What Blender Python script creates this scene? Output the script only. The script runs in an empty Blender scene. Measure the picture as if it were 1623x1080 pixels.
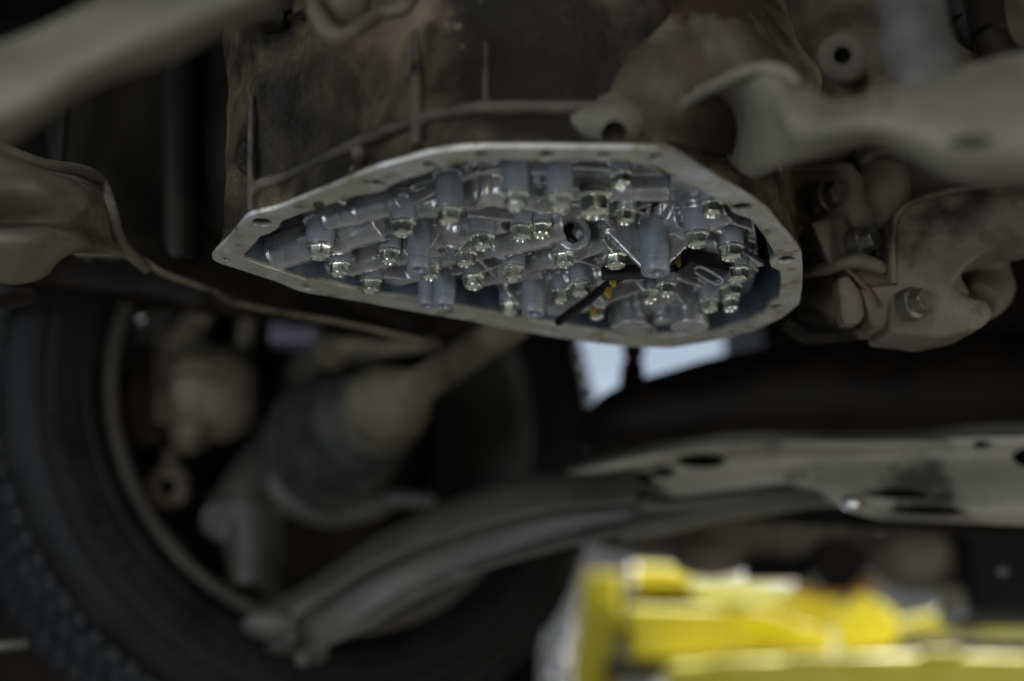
import bpy, bmesh, math, random
from mathutils import Vector, Matrix, noise
random.seed(7)
PI = math.pi
S = bpy.context.scene
COL = S.collection

# ------------------------------------------------------------------ camera, world, lamps, exposure
CAMZ = 1.30
PITCH = math.radians(19.9)
LENS = 50.0
F = 1623 * LENS / 36.0
cd = bpy.data.cameras.new("camera"); cam = bpy.data.objects.new("camera", cd); COL.objects.link(cam)
cam.location = (0, 0, CAMZ); cam.rotation_euler = (PI / 2 + PITCH, 0, 0)
cd.lens = LENS; cd.sensor_width = 36; cd.clip_start = 0.02; cd.clip_end = 100
cd.dof.use_dof = True; cd.dof.focus_distance = 0.845; cd.dof.aperture_fstop = 2.1; cd.dof.aperture_blades = 0
S.camera = cam
W = bpy.data.worlds.new("World"); S.world = W; W.use_nodes = True
W.node_tree.nodes["Background"].inputs[0].default_value = (0.78, 0.88, 1.0, 1)
W.node_tree.nodes["Background"].inputs[1].default_value = 0.05
S.view_settings.view_transform = 'Standard'; S.view_settings.look = 'None'; S.view_settings.gamma = 1
S.view_settings.exposure = 0.80


def area(name, loc, target, size, power, color, sy=None):
    l = bpy.data.lights.new(name, 'AREA'); l.energy = power; l.color = color; l.size = size
    if sy: l.shape = 'RECTANGLE'; l.size_y = sy
    o = bpy.data.objects.new(name, l); COL.objects.link(o); o.location = loc
    d = Vector(target) - Vector(loc); o.rotation_euler = d.to_track_quat('-Z', 'Y').to_euler(); return o


area("low_fill_light", (-1.7, -2.2, 0.75), (0, 0.8, 1.62), 0.8, 15.0, (0.82, 0.91, 1.0), 0.9)  # added soft key low behind the camera, no door known there
area("facet_fill", (-0.9, -3.0, 3.1), (0, 0.8, 1.62), 0.8, 30.0, (0.93, 0.97, 1.0), 0.5)  # this and the next two: added fills for reflections on bolt facets
area("facet_fill", (2.6, -2.2, 2.7), (0, 0.8, 1.62), 0.35, 9.0, (0.95, 0.98, 1.0), 1.1)
area("facet_fill", (-3.0, -1.2, 2.8), (0, 0.8, 1.62), 0.35, 34.0, (0.88, 0.94, 1.0), 1.1)
area("glint_strip", (0.95, -1.3, 0.70), (0.05, 0.8, 1.62), 0.05, 1.5, (1.0, 0.98, 0.94), 1.2)  # both strips added to put glints on the casting edges
area("glint_strip", (-0.75, -0.9, 0.55), (-0.05, 0.8, 1.62), 0.05, 4.0, (0.92, 0.97, 1.0), 1.2)
area("rim_fill_right", (2.4, 0.2, 0.9), (0.1, 0.85, 1.62), 0.30, 7.0, (1.0, 0.93, 0.82), 1.2)  # added at the right for rim highlights, not a known lamp
area("workshop_ceiling_lamp", (1.2, 2.9, 3.9), (1.0, 2.5, 1.6), 0.5, 175, (1.0, 0.98, 0.93), 2.4)

# ------------------------------------------------------------------ helpers
CF, SF = math.cos(PITCH), math.sin(PITCH)


def ray(px, py):
    a = (px - 811.5) / F; b = (540 - py) / F
    return Vector((a, CF - b * SF, SF + b * CF))


def P(px, py, Y):
    d = ray(px, py); return d * (Y / d.y) + Vector((0, 0, CAMZ))


def Z(px, py, z):
    d = ray(px, py); return d * ((z - CAMZ) / d.z) + Vector((0, 0, CAMZ))


def mpp(p):                     # metres per photo pixel at a point
    q = p - Vector((0, 0, CAMZ)); return (q.y * CF + q.z * SF) / F


def thing(name, label, cat, loc=(0, 0, 0), group=None):
    o = bpy.data.objects.new(name, None); COL.objects.link(o); o.location = loc
    o.empty_display_size = 0.02
    o['label'] = label; o['category'] = cat
    if group: o['group'] = group
    return o


def link(name, me, mat, parent=None, label=None, kind=None):
    o = bpy.data.objects.new(name, me); COL.objects.link(o)
    if mat and not me.materials: me.materials.append(mat)
    if parent:
        o.parent = parent
        m = Matrix.Identity(4); q = parent
        while q is not None:
            m = Matrix.Translation(-Vector(q.location)) @ m if q.type == 'EMPTY' else m; q = q.parent
        o.matrix_parent_inverse = m
    if label: o['label'] = label
    if kind: o['kind'] = kind
    return o


def smooth(me, ang=None):
    for p in me.polygons: p.use_smooth = True
    if ang: me.set_sharp_from_angle(angle=math.radians(ang))


def from_bm(bm, ang=40):
    bmesh.ops.recalc_face_normals(bm, faces=bm.faces)
    me = bpy.data.meshes.new("m"); bm.to_mesh(me); bm.free(); smooth(me, ang); return me


def frame(d, up=Vector((0, 0, 1))):
    d = d.normalized()
    if abs(d.dot(up)) > 0.97: up = Vector((0, 1, 0))
    x = up.cross(d).normalized(); y = d.cross(x)
    return Matrix((x, y, d)).transposed()


def cat(pts, n):                # catmull-rom resample
    pts = [tuple(p) for p in pts]; m = len(pts)
    if m == 2:
        return [tuple(a + (b - a) * i / (n - 1) for a, b in zip(*pts)) for i in range(n)]
    out = []
    for i in range(n):
        t = i / (n - 1) * (m - 1); k = min(int(t), m - 2); u = t - k
        p0 = pts[max(k - 1, 0)]; p1 = pts[k]; p2 = pts[k + 1]; p3 = pts[min(k + 2, m - 1)]
        out.append(tuple(0.5 * ((2 * b) + (c - a) * u + (2 * a - 5 * b + 4 * c - d) * u * u + (3 * b - a - 3 * c + d) * u ** 3)
                         for a, b, c, d in zip(p0, p1, p2, p3)))
    return out


def sweep(bm, pts, radii, seg=16, flat=1.0, up=Vector((0, 0, 1)), cap=True, n=None):
    if n:
        q = cat([tuple(p) + (r,) for p, r in zip(pts, radii)], n)
        pts = [Vector(a[:3]) for a in q]; radii = [a[3] for a in q]
    rings = []
    for i, p in enumerate(pts):
        d = (pts[min(i + 1, len(pts) - 1)] - pts[max(i - 1, 0)])
        m = frame(d, up)
        rings.append([bm.verts.new(p + m @ Vector((math.cos(2 * PI * k / seg) * radii[i], math.sin(2 * PI * k / seg) * radii[i] * flat, 0))) for k in range(seg)])
    for a, b in zip(rings, rings[1:]):
        for k in range(seg): bm.faces.new((a[k], a[(k + 1) % seg], b[(k + 1) % seg], b[k]))
    if cap: bm.faces.new(list(reversed(rings[0]))); bm.faces.new(rings[-1])


def lathe(bm, prof, seg=48, mat=Matrix.Identity(4), rf=None, close=False):
    """prof: (r, h) along local z; rf(theta, r, i) gives (r, h) override"""
    rings = []
    for i, (r, h) in enumerate(prof):
        if r < 1e-7: rings.append([bm.verts.new(mat @ Vector((0, 0, h)))]); continue
        ring = []
        for k in range(seg):
            t = 2 * PI * k / seg; rr, hh = (r, h) if rf is None else rf(t, r, h, i)
            ring.append(bm.verts.new(mat @ Vector((rr * math.cos(t), rr * math.sin(t), hh))))
        rings.append(ring)
    prs = list(zip(rings, rings[1:]))
    if close: prs.append((rings[-1], rings[0]))
    for a, b in prs:
        for k in range(seg):
            k2 = (k + 1) % seg
            if len(a) == 1 and len(b) == 1: continue
            if len(a) == 1: bm.faces.new((a[0], b[k2], b[k]))
            elif len(b) == 1: bm.faces.new((a[k], a[k2], b[0]))
            else: bm.faces.new((a[k], a[k2], b[k2], b[k]))


def TM(p, d):
    m = frame(d).to_4x4(); m.translation = p; return m


class Cast:
    """closed shapes fused into one rounded casting"""
    def __init__(s): s.bm = bmesh.new(); s.cut = bmesh.new()
    def ball(s, c, r, sc=(1, 1, 1)):
        bmesh.ops.create_icosphere(s.bm, subdivisions=3, radius=r, matrix=Matrix.Translation(c) @ Matrix.Diagonal((*sc, 1))); return s
    def cyl(s, a, b, r1, r2=None, seg=40, cut=False):
        a = Vector(a); b = Vector(b); d = b - a
        bmesh.ops.create_cone(s.cut if cut else s.bm, cap_ends=True, segments=seg, radius1=r1, radius2=r1 if r2 is None else r2,
                              depth=d.length, matrix=TM((a + b) / 2, d)); return s
    def box(s, c, size, rot=None, cut=False):
        m = Matrix.Translation(c) @ (rot.to_4x4() if rot else Matrix.Identity(4)) @ Matrix.Diagonal((*size, 1))
        bmesh.ops.create_cube(s.cut if cut else s.bm, size=1, matrix=m); return s
    def tube(s, pts, radii, flat=1.0, n=None, up=Vector((0, 0, 1))):
        sweep(s.bm, [Vector(p) for p in pts], radii, 20, flat, up, True, n or max(2, (len(pts) - 1) * 8)); return s
    def wall(s, a, b, th, h):   # thin rib from a to b hanging down h
        a = Vector(a); b = Vector(b); d = b - a; m = Matrix.Rotation(math.atan2(d.y, d.x), 3, 'Z')
        return s.box((a + b) / 2 - Vector((0, 0, h / 2)), ((b.xy - a.xy).length, th, h), m)
    def prism(s, pts, v, cut=False):
        bm = s.cut if cut else s.bm
        a = [bm.verts.new(Vector(p)) for p in pts]; b = [bm.verts.new(Vector(p) + v) for p in pts]
        n = len(a)
        fs = [bm.faces.new(a), bm.faces.new(list(reversed(b)))] + [bm.faces.new((a[i], b[i], b[(i + 1) % n], a[(i + 1) % n])) for i in range(n)]
        bmesh.ops.recalc_face_normals(bm, faces=fs); return s
    def mesh(s, voxel=0.002, it=4, amp=0.0, scale=60, amp2=0, scale2=15, ang=None):
        bmesh.ops.triangulate(s.bm, faces=[f for f in s.bm.faces if len(f.verts) > 4])
        me = bpy.data.meshes.new("t"); s.bm.to_mesh(me); s.bm.free()
        o = bpy.data.objects.new("t", me); COL.objects.link(o)
        r = o.modifiers.new("r", 'REMESH'); r.mode = 'VOXEL'; r.voxel_size = voxel; r.use_smooth_shade = True
        if it: m = o.modifiers.new("s", 'SMOOTH'); m.iterations = it; m.factor = 0.5
        c = None
        if len(s.cut.verts):
            bmesh.ops.recalc_face_normals(s.cut, faces=s.cut.faces)
            cm = bpy.data.meshes.new("c"); s.cut.to_mesh(cm); c = bpy.data.objects.new("c", cm); COL.objects.link(c)
            b = o.modifiers.new("b", 'BOOLEAN'); b.object = c; b.operation = 'DIFFERENCE'; b.solver = 'FAST'
        s.cut.free()
        dg = bpy.context.evaluated_depsgraph_get(); dg.update()
        out = bpy.data.meshes.new_from_object(o.evaluated_get(dg))
        bpy.data.objects.remove(o)
        if c: bpy.data.objects.remove(c)
        if amp or amp2:
            nr = [v.normal.copy() for v in out.vertices]
            for v, nn in zip(out.vertices, nr):
                v.co += nn * (amp * noise.noise(v.co * scale) + amp2 * noise.noise(v.co * scale2))
        smooth(out, ang or (50 if c else None)); return out


def sheet(rows, nu=60, nv=24, th=0.003, amp=0.0008, scale=25, Yoff=0):
    """bent sheet metal through rows of (px, py, Y)"""
    R = [cat([tuple(P(a, b, y + Yoff)) for a, b, y in r], nu) for r in rows]
    C = [cat([R[j][i] for j in range(len(R))], nv) for i in range(nu)]
    bm = bmesh.new()
    V = [[bm.verts.new(Vector(C[i][j])) for j in range(nv)] for i in range(nu)]
    for i in range(nu - 1):
        for j in range(nv - 1): bm.faces.new((V[i][j], V[i + 1][j], V[i + 1][j + 1], V[i][j + 1]))
    bm.normal_update()
    if sum((f.normal.y for f in bm.faces)) > 0:
        bmesh.ops.reverse_faces(bm, faces=bm.faces); bm.normal_update()
    for v in bm.verts: v.co += v.normal * amp * noise.noise(v.co * scale)
    me = bpy.data.meshes.new("t"); bm.to_mesh(me); bm.free()
    o = bpy.data.objects.new("t", me); COL.objects.link(o)
    m = o.modifiers.new("s", 'SOLIDIFY'); m.thickness = th; m.offset = -1
    dg = bpy.context.evaluated_depsgraph_get(); dg.update()
    out = bpy.data.meshes.new_from_object(o.evaluated_get(dg)); bpy.data.objects.remove(o)
    smooth(out, 60); return out


def cut_sheet(me, holes, Y, tilt=.3, depth=.2):
    tmp = bpy.data.objects.new("t", me); COL.objects.link(tmp); b = bmesh.new()
    for x, y, w, h in holes:
        p = P(x, y, Y); k = mpp(p)
        lathe(b, [(0, -depth), (1, -depth), (1, depth), (0, depth)], 28, Matrix.Translation(p) @ Matrix.Rotation(PI / 2 + tilt, 4, 'X') @ Matrix.Diagonal((w * k, h * k, 1, 1)))
    bmesh.ops.recalc_face_normals(b, faces=b.faces)
    cm = bpy.data.meshes.new("c"); b.to_mesh(cm); b.free(); co = bpy.data.objects.new("c", cm); COL.objects.link(co)
    bo = tmp.modifiers.new("b", 'BOOLEAN'); bo.object = co; bo.solver = 'FAST'; bo.operation = 'DIFFERENCE'
    dg = bpy.context.evaluated_depsgraph_get(); dg.update(); out = bpy.data.meshes.new_from_object(tmp.evaluated_get(dg))
    bpy.data.objects.remove(tmp); bpy.data.objects.remove(co); smooth(out, 60); return out


# ------------------------------------------------------------------ materials
def mat(name, cols, scale=20, rough=(0.4, 0.6), metal=0.0, bump=0.15, bscale=300, detail=6, coat=0.0, spots=None, thr=(0.35, 0.65), bdist=0.0006, grain=0.15):
    """cols: list of colours spread over a noise ramp; spots: (colour, scale, lo, hi)"""
    m = bpy.data.materials.new(name); m.use_nodes = True; nt = m.node_tree; N = nt.nodes; L = nt.links
    b = N["Principled BSDF"]; tc = N.new("ShaderNodeTexCoord")
    n = N.new("ShaderNodeTexNoise"); n.inputs["Scale"].default_value = scale; n.inputs["Detail"].default_value = detail; n.inputs["Roughness"].default_value = 0.62
    n.inputs["Distortion"].default_value = 0.4
    L.new(tc.outputs["Object"], n.inputs["Vector"])
    r = N.new("ShaderNodeValToRGB"); e = r.color_ramp.elements
    lo, hi = thr
    while len(e) < len(cols): e.new(0.5)
    for i, c in enumerate(cols):
        e[i].position = lo + (hi - lo) * i / max(1, len(cols) - 1); e[i].color = (*c, 1)
    L.new(n.outputs["Fac"], r.inputs["Fac"]); out = r.outputs["Color"]
    for sp in (spots or []):
        s = N.new("ShaderNodeTexNoise"); s.inputs["Scale"].default_value = sp[1]; s.inputs["Detail"].default_value = 5; s.inputs["Roughness"].default_value = 0.6
        L.new(tc.outputs["Object"], s.inputs["Vector"])
        mr = N.new("ShaderNodeMapRange"); mr.inputs[1].default_value = sp[2]; mr.inputs[2].default_value = sp[3]
        L.new(s.outputs["Fac"], mr.inputs[0])
        mx = N.new("ShaderNodeMix"); mx.data_type = 'RGBA'; L.new(mr.outputs[0], mx.inputs[0]); L.new(out, mx.inputs[6]); mx.inputs[7].default_value = (*sp[0], 1)
        out = mx.outputs[2]
    if grain:
        g = N.new("ShaderNodeTexNoise"); g.inputs["Scale"].default_value = 900; g.inputs["Detail"].default_value = 2
        L.new(tc.outputs["Object"], g.inputs["Vector"])
        gm = N.new("ShaderNodeMapRange"); gm.inputs[1].default_value = 0.3; gm.inputs[2].default_value = 0.7
        gm.inputs[3].default_value = 1 - grain; gm.inputs[4].default_value = 1 + grain
        L.new(g.outputs["Fac"], gm.inputs[0])
        vm = N.new("ShaderNodeVectorMath"); vm.operation = 'SCALE'; L.new(out, vm.inputs[0]); L.new(gm.outputs[0], vm.inputs["Scale"]); out = vm.outputs[0]
    L.new(out, b.inputs["Base Color"])
    rr = N.new("ShaderNodeMapRange"); rr.inputs[3].default_value = rough[0]; rr.inputs[4].default_value = rough[1]; rr.inputs[1].default_value = 0.3; rr.inputs[2].default_value = 0.7
    L.new(n.outputs["Fac"], rr.inputs[0]); L.new(rr.outputs[0], b.inputs["Roughness"])
    b.inputs["Specular IOR Level"].default_value = SPEC.get(name, .5); b.inputs["Metallic"].default_value = metal; b.inputs["Coat Weight"].default_value = coat; b.inputs["Coat Roughness"].default_value = 0.12
    if bump:
        n2 = N.new("ShaderNodeTexNoise"); n2.inputs["Scale"].default_value = bscale; n2.inputs["Detail"].default_value = 4
        L.new(tc.outputs["Object"], n2.inputs["Vector"])
        bp = N.new("ShaderNodeBump"); bp.inputs["Strength"].default_value = bump; bp.inputs["Distance"].default_value = bdist
        L.new(n2.outputs["Fac"], bp.inputs["Height"]); L.new(bp.outputs[0], b.inputs["Normal"])
    return m


SPEC = dict(grimy_case=.15, black_metal=.12, brown_housing=.2, tyre_rubber=.15, boot_rubber=.2, black_plastic=.15, dusty_metal=.3, dusty_bracket=.3, blotched_case=.2, painted_arm=.3)
M = {}
M['alu'] = mat("cast_aluminium", [(.30, .305, .315), (.46, .46, .465)], 45, (.22, .36), .68, .4, 800, coat=.3, bdist=.0003, grain=.12,
               spots=[((.22, .21, .19), 60, .60, .72)])
M['boss'] = mat("as_cast_boss", [(.185, .202, .222), (.245, .262, .285)], 60, (.45, .6), .15, .45, 900, bdist=.0003, grain=.16)
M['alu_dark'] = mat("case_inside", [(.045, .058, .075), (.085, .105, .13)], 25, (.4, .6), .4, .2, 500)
M['sleeve'] = mat("machined_sleeve", [(.20, .217, .238), (.28, .295, .315)], 60, (.4, .55), .2, .1, 900, coat=.1)
M['zinc'] = mat("zinc_plating", [(0.6048, 0.6480, 0.5616), (0.7776, 0.8100, 0.7344)], 120, (.14, .28), 1.0, .1, 900, coat=.2, grain=.05)
M['rail'] = mat("machined_rail", [(0.3124, 0.3007, 0.2636), (0.4611, 0.4510, 0.4187)], 45, (.34, .55), .55, .2, 600,
                spots=[((.20, .18, .10), 60, .55, .64), ((.58, .60, .64), 16, .56, .68), ((.52, .36, .30), 11, .64, .72)])
M['thread'] = mat("shaded_oily_thread", [(0.0210, 0.0157, 0.0063), (0.0420, 0.0336, 0.0147)], 200, (.3, .4), .4, .3, 500)  # brown oily thread, its colour darkened so lit holes still look shaded
M['case'] = mat("grimy_case", [(0.0072, 0.0061, 0.0048), (0.0271, 0.0219, 0.0146), (0.0767, 0.0612, 0.0403), (0.1263, 0.1049, 0.0710)], 13, (.6, .85), 0, .7, 240,
                spots=[((.010, .008, .006), 8, .50, .60), ((.17, .155, .125), 30, .66, .74)], thr=(.36, .66), bdist=.0025)
M['caserib'] = mat('dusty_rib', [(0.0110, 0.0083, 0.0055), (0.0414, 0.0330, 0.0231), (0.0716, 0.0595, 0.0430)], 30, (.6, .8), 0, .5, 260)
M['dust'] = mat("dusty_metal", [(0.0806, 0.0728, 0.0561), (0.1490, 0.1357, 0.1066)], 12, (.55, .75), .05, .35, 250,
                spots=[((.05, .04, .03), 9, .56, .68), ((.055, .052, .045), 24, .60, .70)], thr=(.35, .65))
M['webm'] = mat('dark_web', [(0.0231, 0.0170, 0.0100), (0.0788, 0.0624, 0.0385)], 22, (.6, .8), 0, .4, 200)
M['dust2'] = mat("dusty_bracket", [(0.0673, 0.0579, 0.0412), (0.1442, 0.1262, 0.0899)], 18, (.5, .7), .1, .4, 260,
                 spots=[((.03, .024, .018), 13, .56, .66)])
M['sealant'] = mat('sealant', [(.12, .07, .055), (.17, .10, .08)], 60, (.4, .5), 0, .1, 200)
M['oldbolt'] = mat('old_bolt', [(.07, .062, .048), (.13, .118, .092)], 60, (.35, .55), .5, .3, 300)
M['steel'] = mat("worn_steel", [(0.0765, 0.0748, 0.0680), (0.1360, 0.1318, 0.1190)], 20, (.4, .6), .5, .3, 300)
M['arm'] = mat("painted_arm", [(0.0484, 0.0455, 0.0398), (0.0853, 0.0808, 0.0683)], 10, (.4, .6), .1, .3, 200)
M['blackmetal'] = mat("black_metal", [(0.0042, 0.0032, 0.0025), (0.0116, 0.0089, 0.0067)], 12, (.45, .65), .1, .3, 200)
M['panel'] = mat("brown_housing", [(0.0091, 0.0078, 0.0065), (0.0208, 0.0175, 0.0137)], 10, (.5, .65), .2, .25, 200)
M['rubber'] = mat("tyre_rubber", [(0.0050, 0.0050, 0.0050), (0.0118, 0.0114, 0.0110)], 20, (.5, .7), 0, .3, 250)
M['tread'] = mat("bluish_tread", [(0.0034, 0.0059, 0.0078), (0.0084, 0.0127, 0.0168)], 90, (.25, .6), 0, .8, 160, coat=.0, bdist=.004)  # bluish near-black tread rubber, smoother in places than the sidewall
M['boot'] = mat("boot_rubber", [(0.0264, 0.0255, 0.0237), (0.0482, 0.0465, 0.0421)], 30, (.5, .7), 0, .2, 200)
M['blackplastic'] = mat("black_plastic", [(0.0040, 0.0040, 0.0040), (0.0070, 0.0070, 0.0075)], 50, (.35, .5), 0, .2, 300, coat=.1)
M['amber'] = mat("amber_plastic", [(0.1764, 0.1092, 0.0084), (0.2310, 0.1512, 0.0168)], 50, (.25, .4), 0, .1, 300, coat=.5)
M['copper'] = mat("copper_wire", [(.30, .12, .06), (.40, .18, .10)], 50, (.25, .4), .8, .1, 300)
M['yellow'] = mat("yellow_paint", [(.66, .58, .03), (.78, .71, .10)], 6, (.35, .5), 0, .1, 60, coat=.2,
                  spots=[((.30, .25, .03), 7, .62, .72)])
M['white'] = mat("white_cloth", [(.62, .66, .72), (.78, .80, .84)], 8, (.8, .9), 0, .3, 100)
M['rust'] = mat("rusty_steel", [(.06, .025, .018), (.14, .055, .035)], 20, (.6, .8), 0, .3, 200)
M['chrome'] = mat("bright_steel", [(.6, .62, .65), (.7, .72, .75)], 20, (.1, .2), 1, .05, 200)
M['mauve'] = mat("mauve_backdrop", [(.13, .12, .15), (.19, .18, .22)], 20, (.4, .5), 0, .1, 200)  # colour of background showing through, put on a block
M['concrete'] = mat("concrete", [(0.1000, 0.1000, 0.0950), (0.1500, 0.1475, 0.1400)], 3, (.6, .8), 0, .3, 60)
M['wallp'] = mat("painted_wall", [(0.0800, 0.0850, 0.0900), (0.1100, 0.1150, 0.1200)], 1.5, (.6, .8), 0, .2, 60)


# ------------------------------------------------------------------ setting
def plane_mesh(pts, n=1):
    bm = bmesh.new(); bm.faces.new([bm.verts.new(p) for p in pts]); me = bpy.data.meshes.new("m"); bm.to_mesh(me); bm.free(); return me


link('workshop_floor', plane_mesh([(-8, -6, 0), (8, -6, 0), (8, 9, 0), (-8, 9, 0)]), M['concrete'], kind='structure')
link('workshop_wall', plane_mesh([(-8, 6.2, 0), (8, 6.2, 0), (8, 6.2, 5), (-8, 6.2, 5)]), M['wallp'], kind='structure')
em = bpy.data.materials.new("window_daylight"); em.use_nodes = True
eb = em.node_tree.nodes["Principled BSDF"]; eb.inputs["Base Color"].default_value = (.8, .85, .9, 1)
eb.inputs["Emission Color"].default_value = (.58, .74, 1.0, 1); eb.inputs["Emission Strength"].default_value = 0.24
wn = thing('workshop_window', 'bright daylit window of the workshop seen through the gap under the gearbox', 'window', (0.7, 6.15, 2.5))
bm = bmesh.new(); bmesh.ops.create_cube(bm, size=1, matrix=Matrix.Translation((0.7, 6.17, 3.75)) @ Matrix.Diagonal((3.0, .02, 1.2, 1)))
link('pane', from_bm(bm, 30), em, wn)
bm = bmesh.new()
for x, z, sx, sz in ((-.83, 3.75, .07, 1.34), (2.23, 3.75, .07, 1.34), (.7, 3.12, 3.0, .07), (.7, 4.38, 3.0, .07)):
    bmesh.ops.create_cube(bm, size=1, matrix=Matrix.Translation((x, 6.13, z)) @ Matrix.Diagonal((sx, .08, sz, 1)))
link('window_frame', from_bm(bm, 30), M['steel'], wn)

em2 = em.copy(); em2.name = "low_fill_light"; e2 = em2.node_tree.nodes["Principled BSDF"]; e2.inputs["Emission Color"].default_value = (.86, .92, 1.0, 1); e2.inputs["Emission Strength"].default_value = 1.8
wd = thing('underside_glow', 'glowing panel added unseen behind the wheel for shine on undersides', 'light panel', (-1.3, 6.15, 0))  # added emitter hidden by the wheel, there for reflections on down-facing metal
bm = bmesh.new(); bmesh.ops.create_cube(bm, size=1, matrix=Matrix.Translation((-1.3, 6.17, 1.23)) @ Matrix.Diagonal((2.6, .02, 2.4, 1))); link('glow_panel', from_bm(bm, 30), em2, wd)
bm = bmesh.new()
for x, z, sx, sz in ((-2.64, 1.24, .08, 2.46), (.04, 1.24, .08, 2.46), (-1.3, 2.5, 2.76, .08)):
    bmesh.ops.create_cube(bm, size=1, matrix=Matrix.Translation((x, 6.12, z)) @ Matrix.Diagonal((sx, .08, sz, 1)))
link('glow_frame', from_bm(bm, 30), M['steel'], wd)

# car underbody over everything
ub = Cast()
ub.box((0.2, 0.90, CAMZ + 0.74), (2.6, 1.7, 0.04))
for x in (-.55, -.1, .35, .8): ub.tube([(x, .1, CAMZ + .71), (x + .03, 1.6, CAMZ + .71)], [.03, .03])
und = thing('car_underbody', 'dark underside of the car body above the engine and gearbox', 'car body', (0.2, 0.55, CAMZ + .7))
link('floor_panel', ub.mesh(.02, 2), M['blackmetal'], und)

# ------------------------------------------------------------------ gearbox case with its open pan rail
ZR = CAMZ + 0.335
OUT = [(336, 409), (342, 401), (366, 378), (386, 353), (395, 343), (412, 339), (440, 333), (520, 301), (575, 278), (600, 268), (680, 246), (720, 239),
       (762, 236), (850, 236), (960, 237), (1045, 238), (1066, 241), (1088, 255), (1146, 290), (1200, 323), (1218, 338), (1236, 361),
       (1259, 387), (1269, 403), (1271, 430), (1270, 455), (1266, 482), (1240, 503), (1195, 524), (1130, 541), (1062, 552), (1000, 550), (950, 545),
       (870, 533), (790, 519), (740, 508), (690, 500), (600, 484), (520, 469), (500, 467), (475, 462), (440, 447), (400, 434), (366, 423), (343, 416)]
INN = [(386, 411), (384, 405), (404, 384), (412, 374), (428, 370), (441, 361), (444, 351), (470, 341), (520, 325), (560, 311), (590, 306), (606, 304), (614, 297),
       (640, 284), (672, 276), (690, 268), (740, 256), (800, 253), (850, 254), (866, 258), (885, 254), (945, 254), (957, 258), (970, 254), (1000, 256), (1040, 264), (1062, 276), (1106, 299), (1150, 324), (1157, 327), (1161, 337),
       (1176, 343), (1191, 346), (1212, 374), (1231, 404), (1221, 415), (1224, 424), (1238, 430), (1239, 450), (1236, 474), (1225, 481), (1216, 488), (1213, 497), (1182, 513), (1128, 527),
       (1070, 533), (1000, 531), (950, 527), (880, 516), (830, 507), (780, 497), (720, 486), (690, 477), (640, 473), (600, 468), (520, 450), (500, 446), (484, 445), (470, 440), (430, 427), (400, 417)]
HOLES = [(415, 353, 6.2), (358, 412, 3.0), (487, 457, 3.2), (598, 291, 4.6), (680, 263, 4.6), (763, 246, 4.0), (866, 246, 4.8), (957, 247, 4.2), (1039, 250, 4.2),
         (1176, 329, 6.0), (1247, 412, 5.6), (1231, 487, 5.0), (690, 489, 4.0), (870, 524, 3.6), (1062, 542, 3.6), (1160, 527, 3.4)]
outp = [Z(a, b, ZR) for a, b in OUT]; innp = [Z(a, b, ZR) for a, b in INN]
cen = sum(outp, Vector()) / len(outp)
case = thing('gearbox_case', 'grimy cast gearbox case with its bottom pan removed and bare flange open', 'gearbox', (cen.x, cen.y, ZR))


def dense(pts, n):
    L = [0]; P2 = pts + [pts[0]]
    for a, b in zip(P2, P2[1:]): L.append(L[-1] + (b - a).length)
    res = []; j = 0
    for i in range(n):
        t = L[-1] * i / n
        while L[j + 1] < t: j += 1
        u = (t - L[j]) / max(1e-9, L[j + 1] - L[j]); res.append(P2[j].lerp(P2[j + 1], u))
    return res


def soft(pts, k=1):
    for _ in range(k):
        n = len(pts); pts = [(pts[i - 1] + pts[i] * 2 + pts[(i + 1) % n]) / 4 for i in range(n)]
    return pts


od = soft(dense(outp, 420), 2); idn = soft(dense(innp, 420), 1)
cu = bpy.data.curves.new("rail", 'CURVE'); cu.dimensions = '2D'; cu.fill_mode = 'BOTH'; cu.extrude = 0.0010; cu.bevel_depth = 0.0006; cu.bevel_resolution = 2


def spl(pts):
    sp = cu.splines.new('POLY'); sp.points.add(len(pts) - 1)
    for q, p in zip(sp.points, pts): q.co = (p[0], p[1], 0, 1)
    sp.use_cyclic_u = True


spl(od); spl(idn); hp = []
for a, b, r in HOLES:
    c = Z(a, b, ZR); r = r * .00082 * 1.22; hp.append((c, r))
    spl([(c.x + math.cos(t * PI / 12) * r, c.y + math.sin(t * PI / 12) * r) for t in range(24)])
ro = bpy.data.objects.new("t", cu); COL.objects.link(ro)
dg = bpy.context.evaluated_depsgraph_get(); dg.update()
rm = bpy.data.meshes.new_from_object(ro.evaluated_get(dg)); bpy.data.objects.remove(ro)
rm.transform(Matrix.Translation((0, 0, ZR + .0016))); smooth(rm, 35); rm.materials.clear()
link('pan_flange', rm, M['rail'], case, label='bare machined flange with threaded bolt holes and gasket stains')
for c, r in hp:
    bm = bmesh.new(); lathe(bm, [(r * 1.0, .0035), (r * .99, .0005)] + [(r * (.86 if i % 2 else .98), .0008 + i * .0006) for i in range(12)][::1] + [(0, .009)], 24)
    me = from_bm(bm, 30); o = link('bolt_hole', me, M['thread'], case); o.location = (c.x, c.y, ZR + .0010)


def ringmesh(loops, closed_top=False):
    bm = bmesh.new(); R = [[bm.verts.new(p) for p in l] for l in loops]; n = len(R[0])
    for a, b in zip(R, R[1:]):
        for k in range(n): bm.faces.new((a[k], a[(k + 1) % n], b[(k + 1) % n], b[k]))
    if closed_top: bm.faces.new(R[-1])
    return bm


def inset(pts, d):
    n = len(pts); out = []
    for i in range(n):
        t = (pts[(i + 1) % n] - pts[i - 1]).normalized(); nn = Vector((-t.y, t.x, 0))
        if (cen - pts[i]).dot(nn) < 0: nn = -nn
        out.append(pts[i] + nn * d)
    return out


base = soft(inset(od, .0012), 8)
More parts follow.
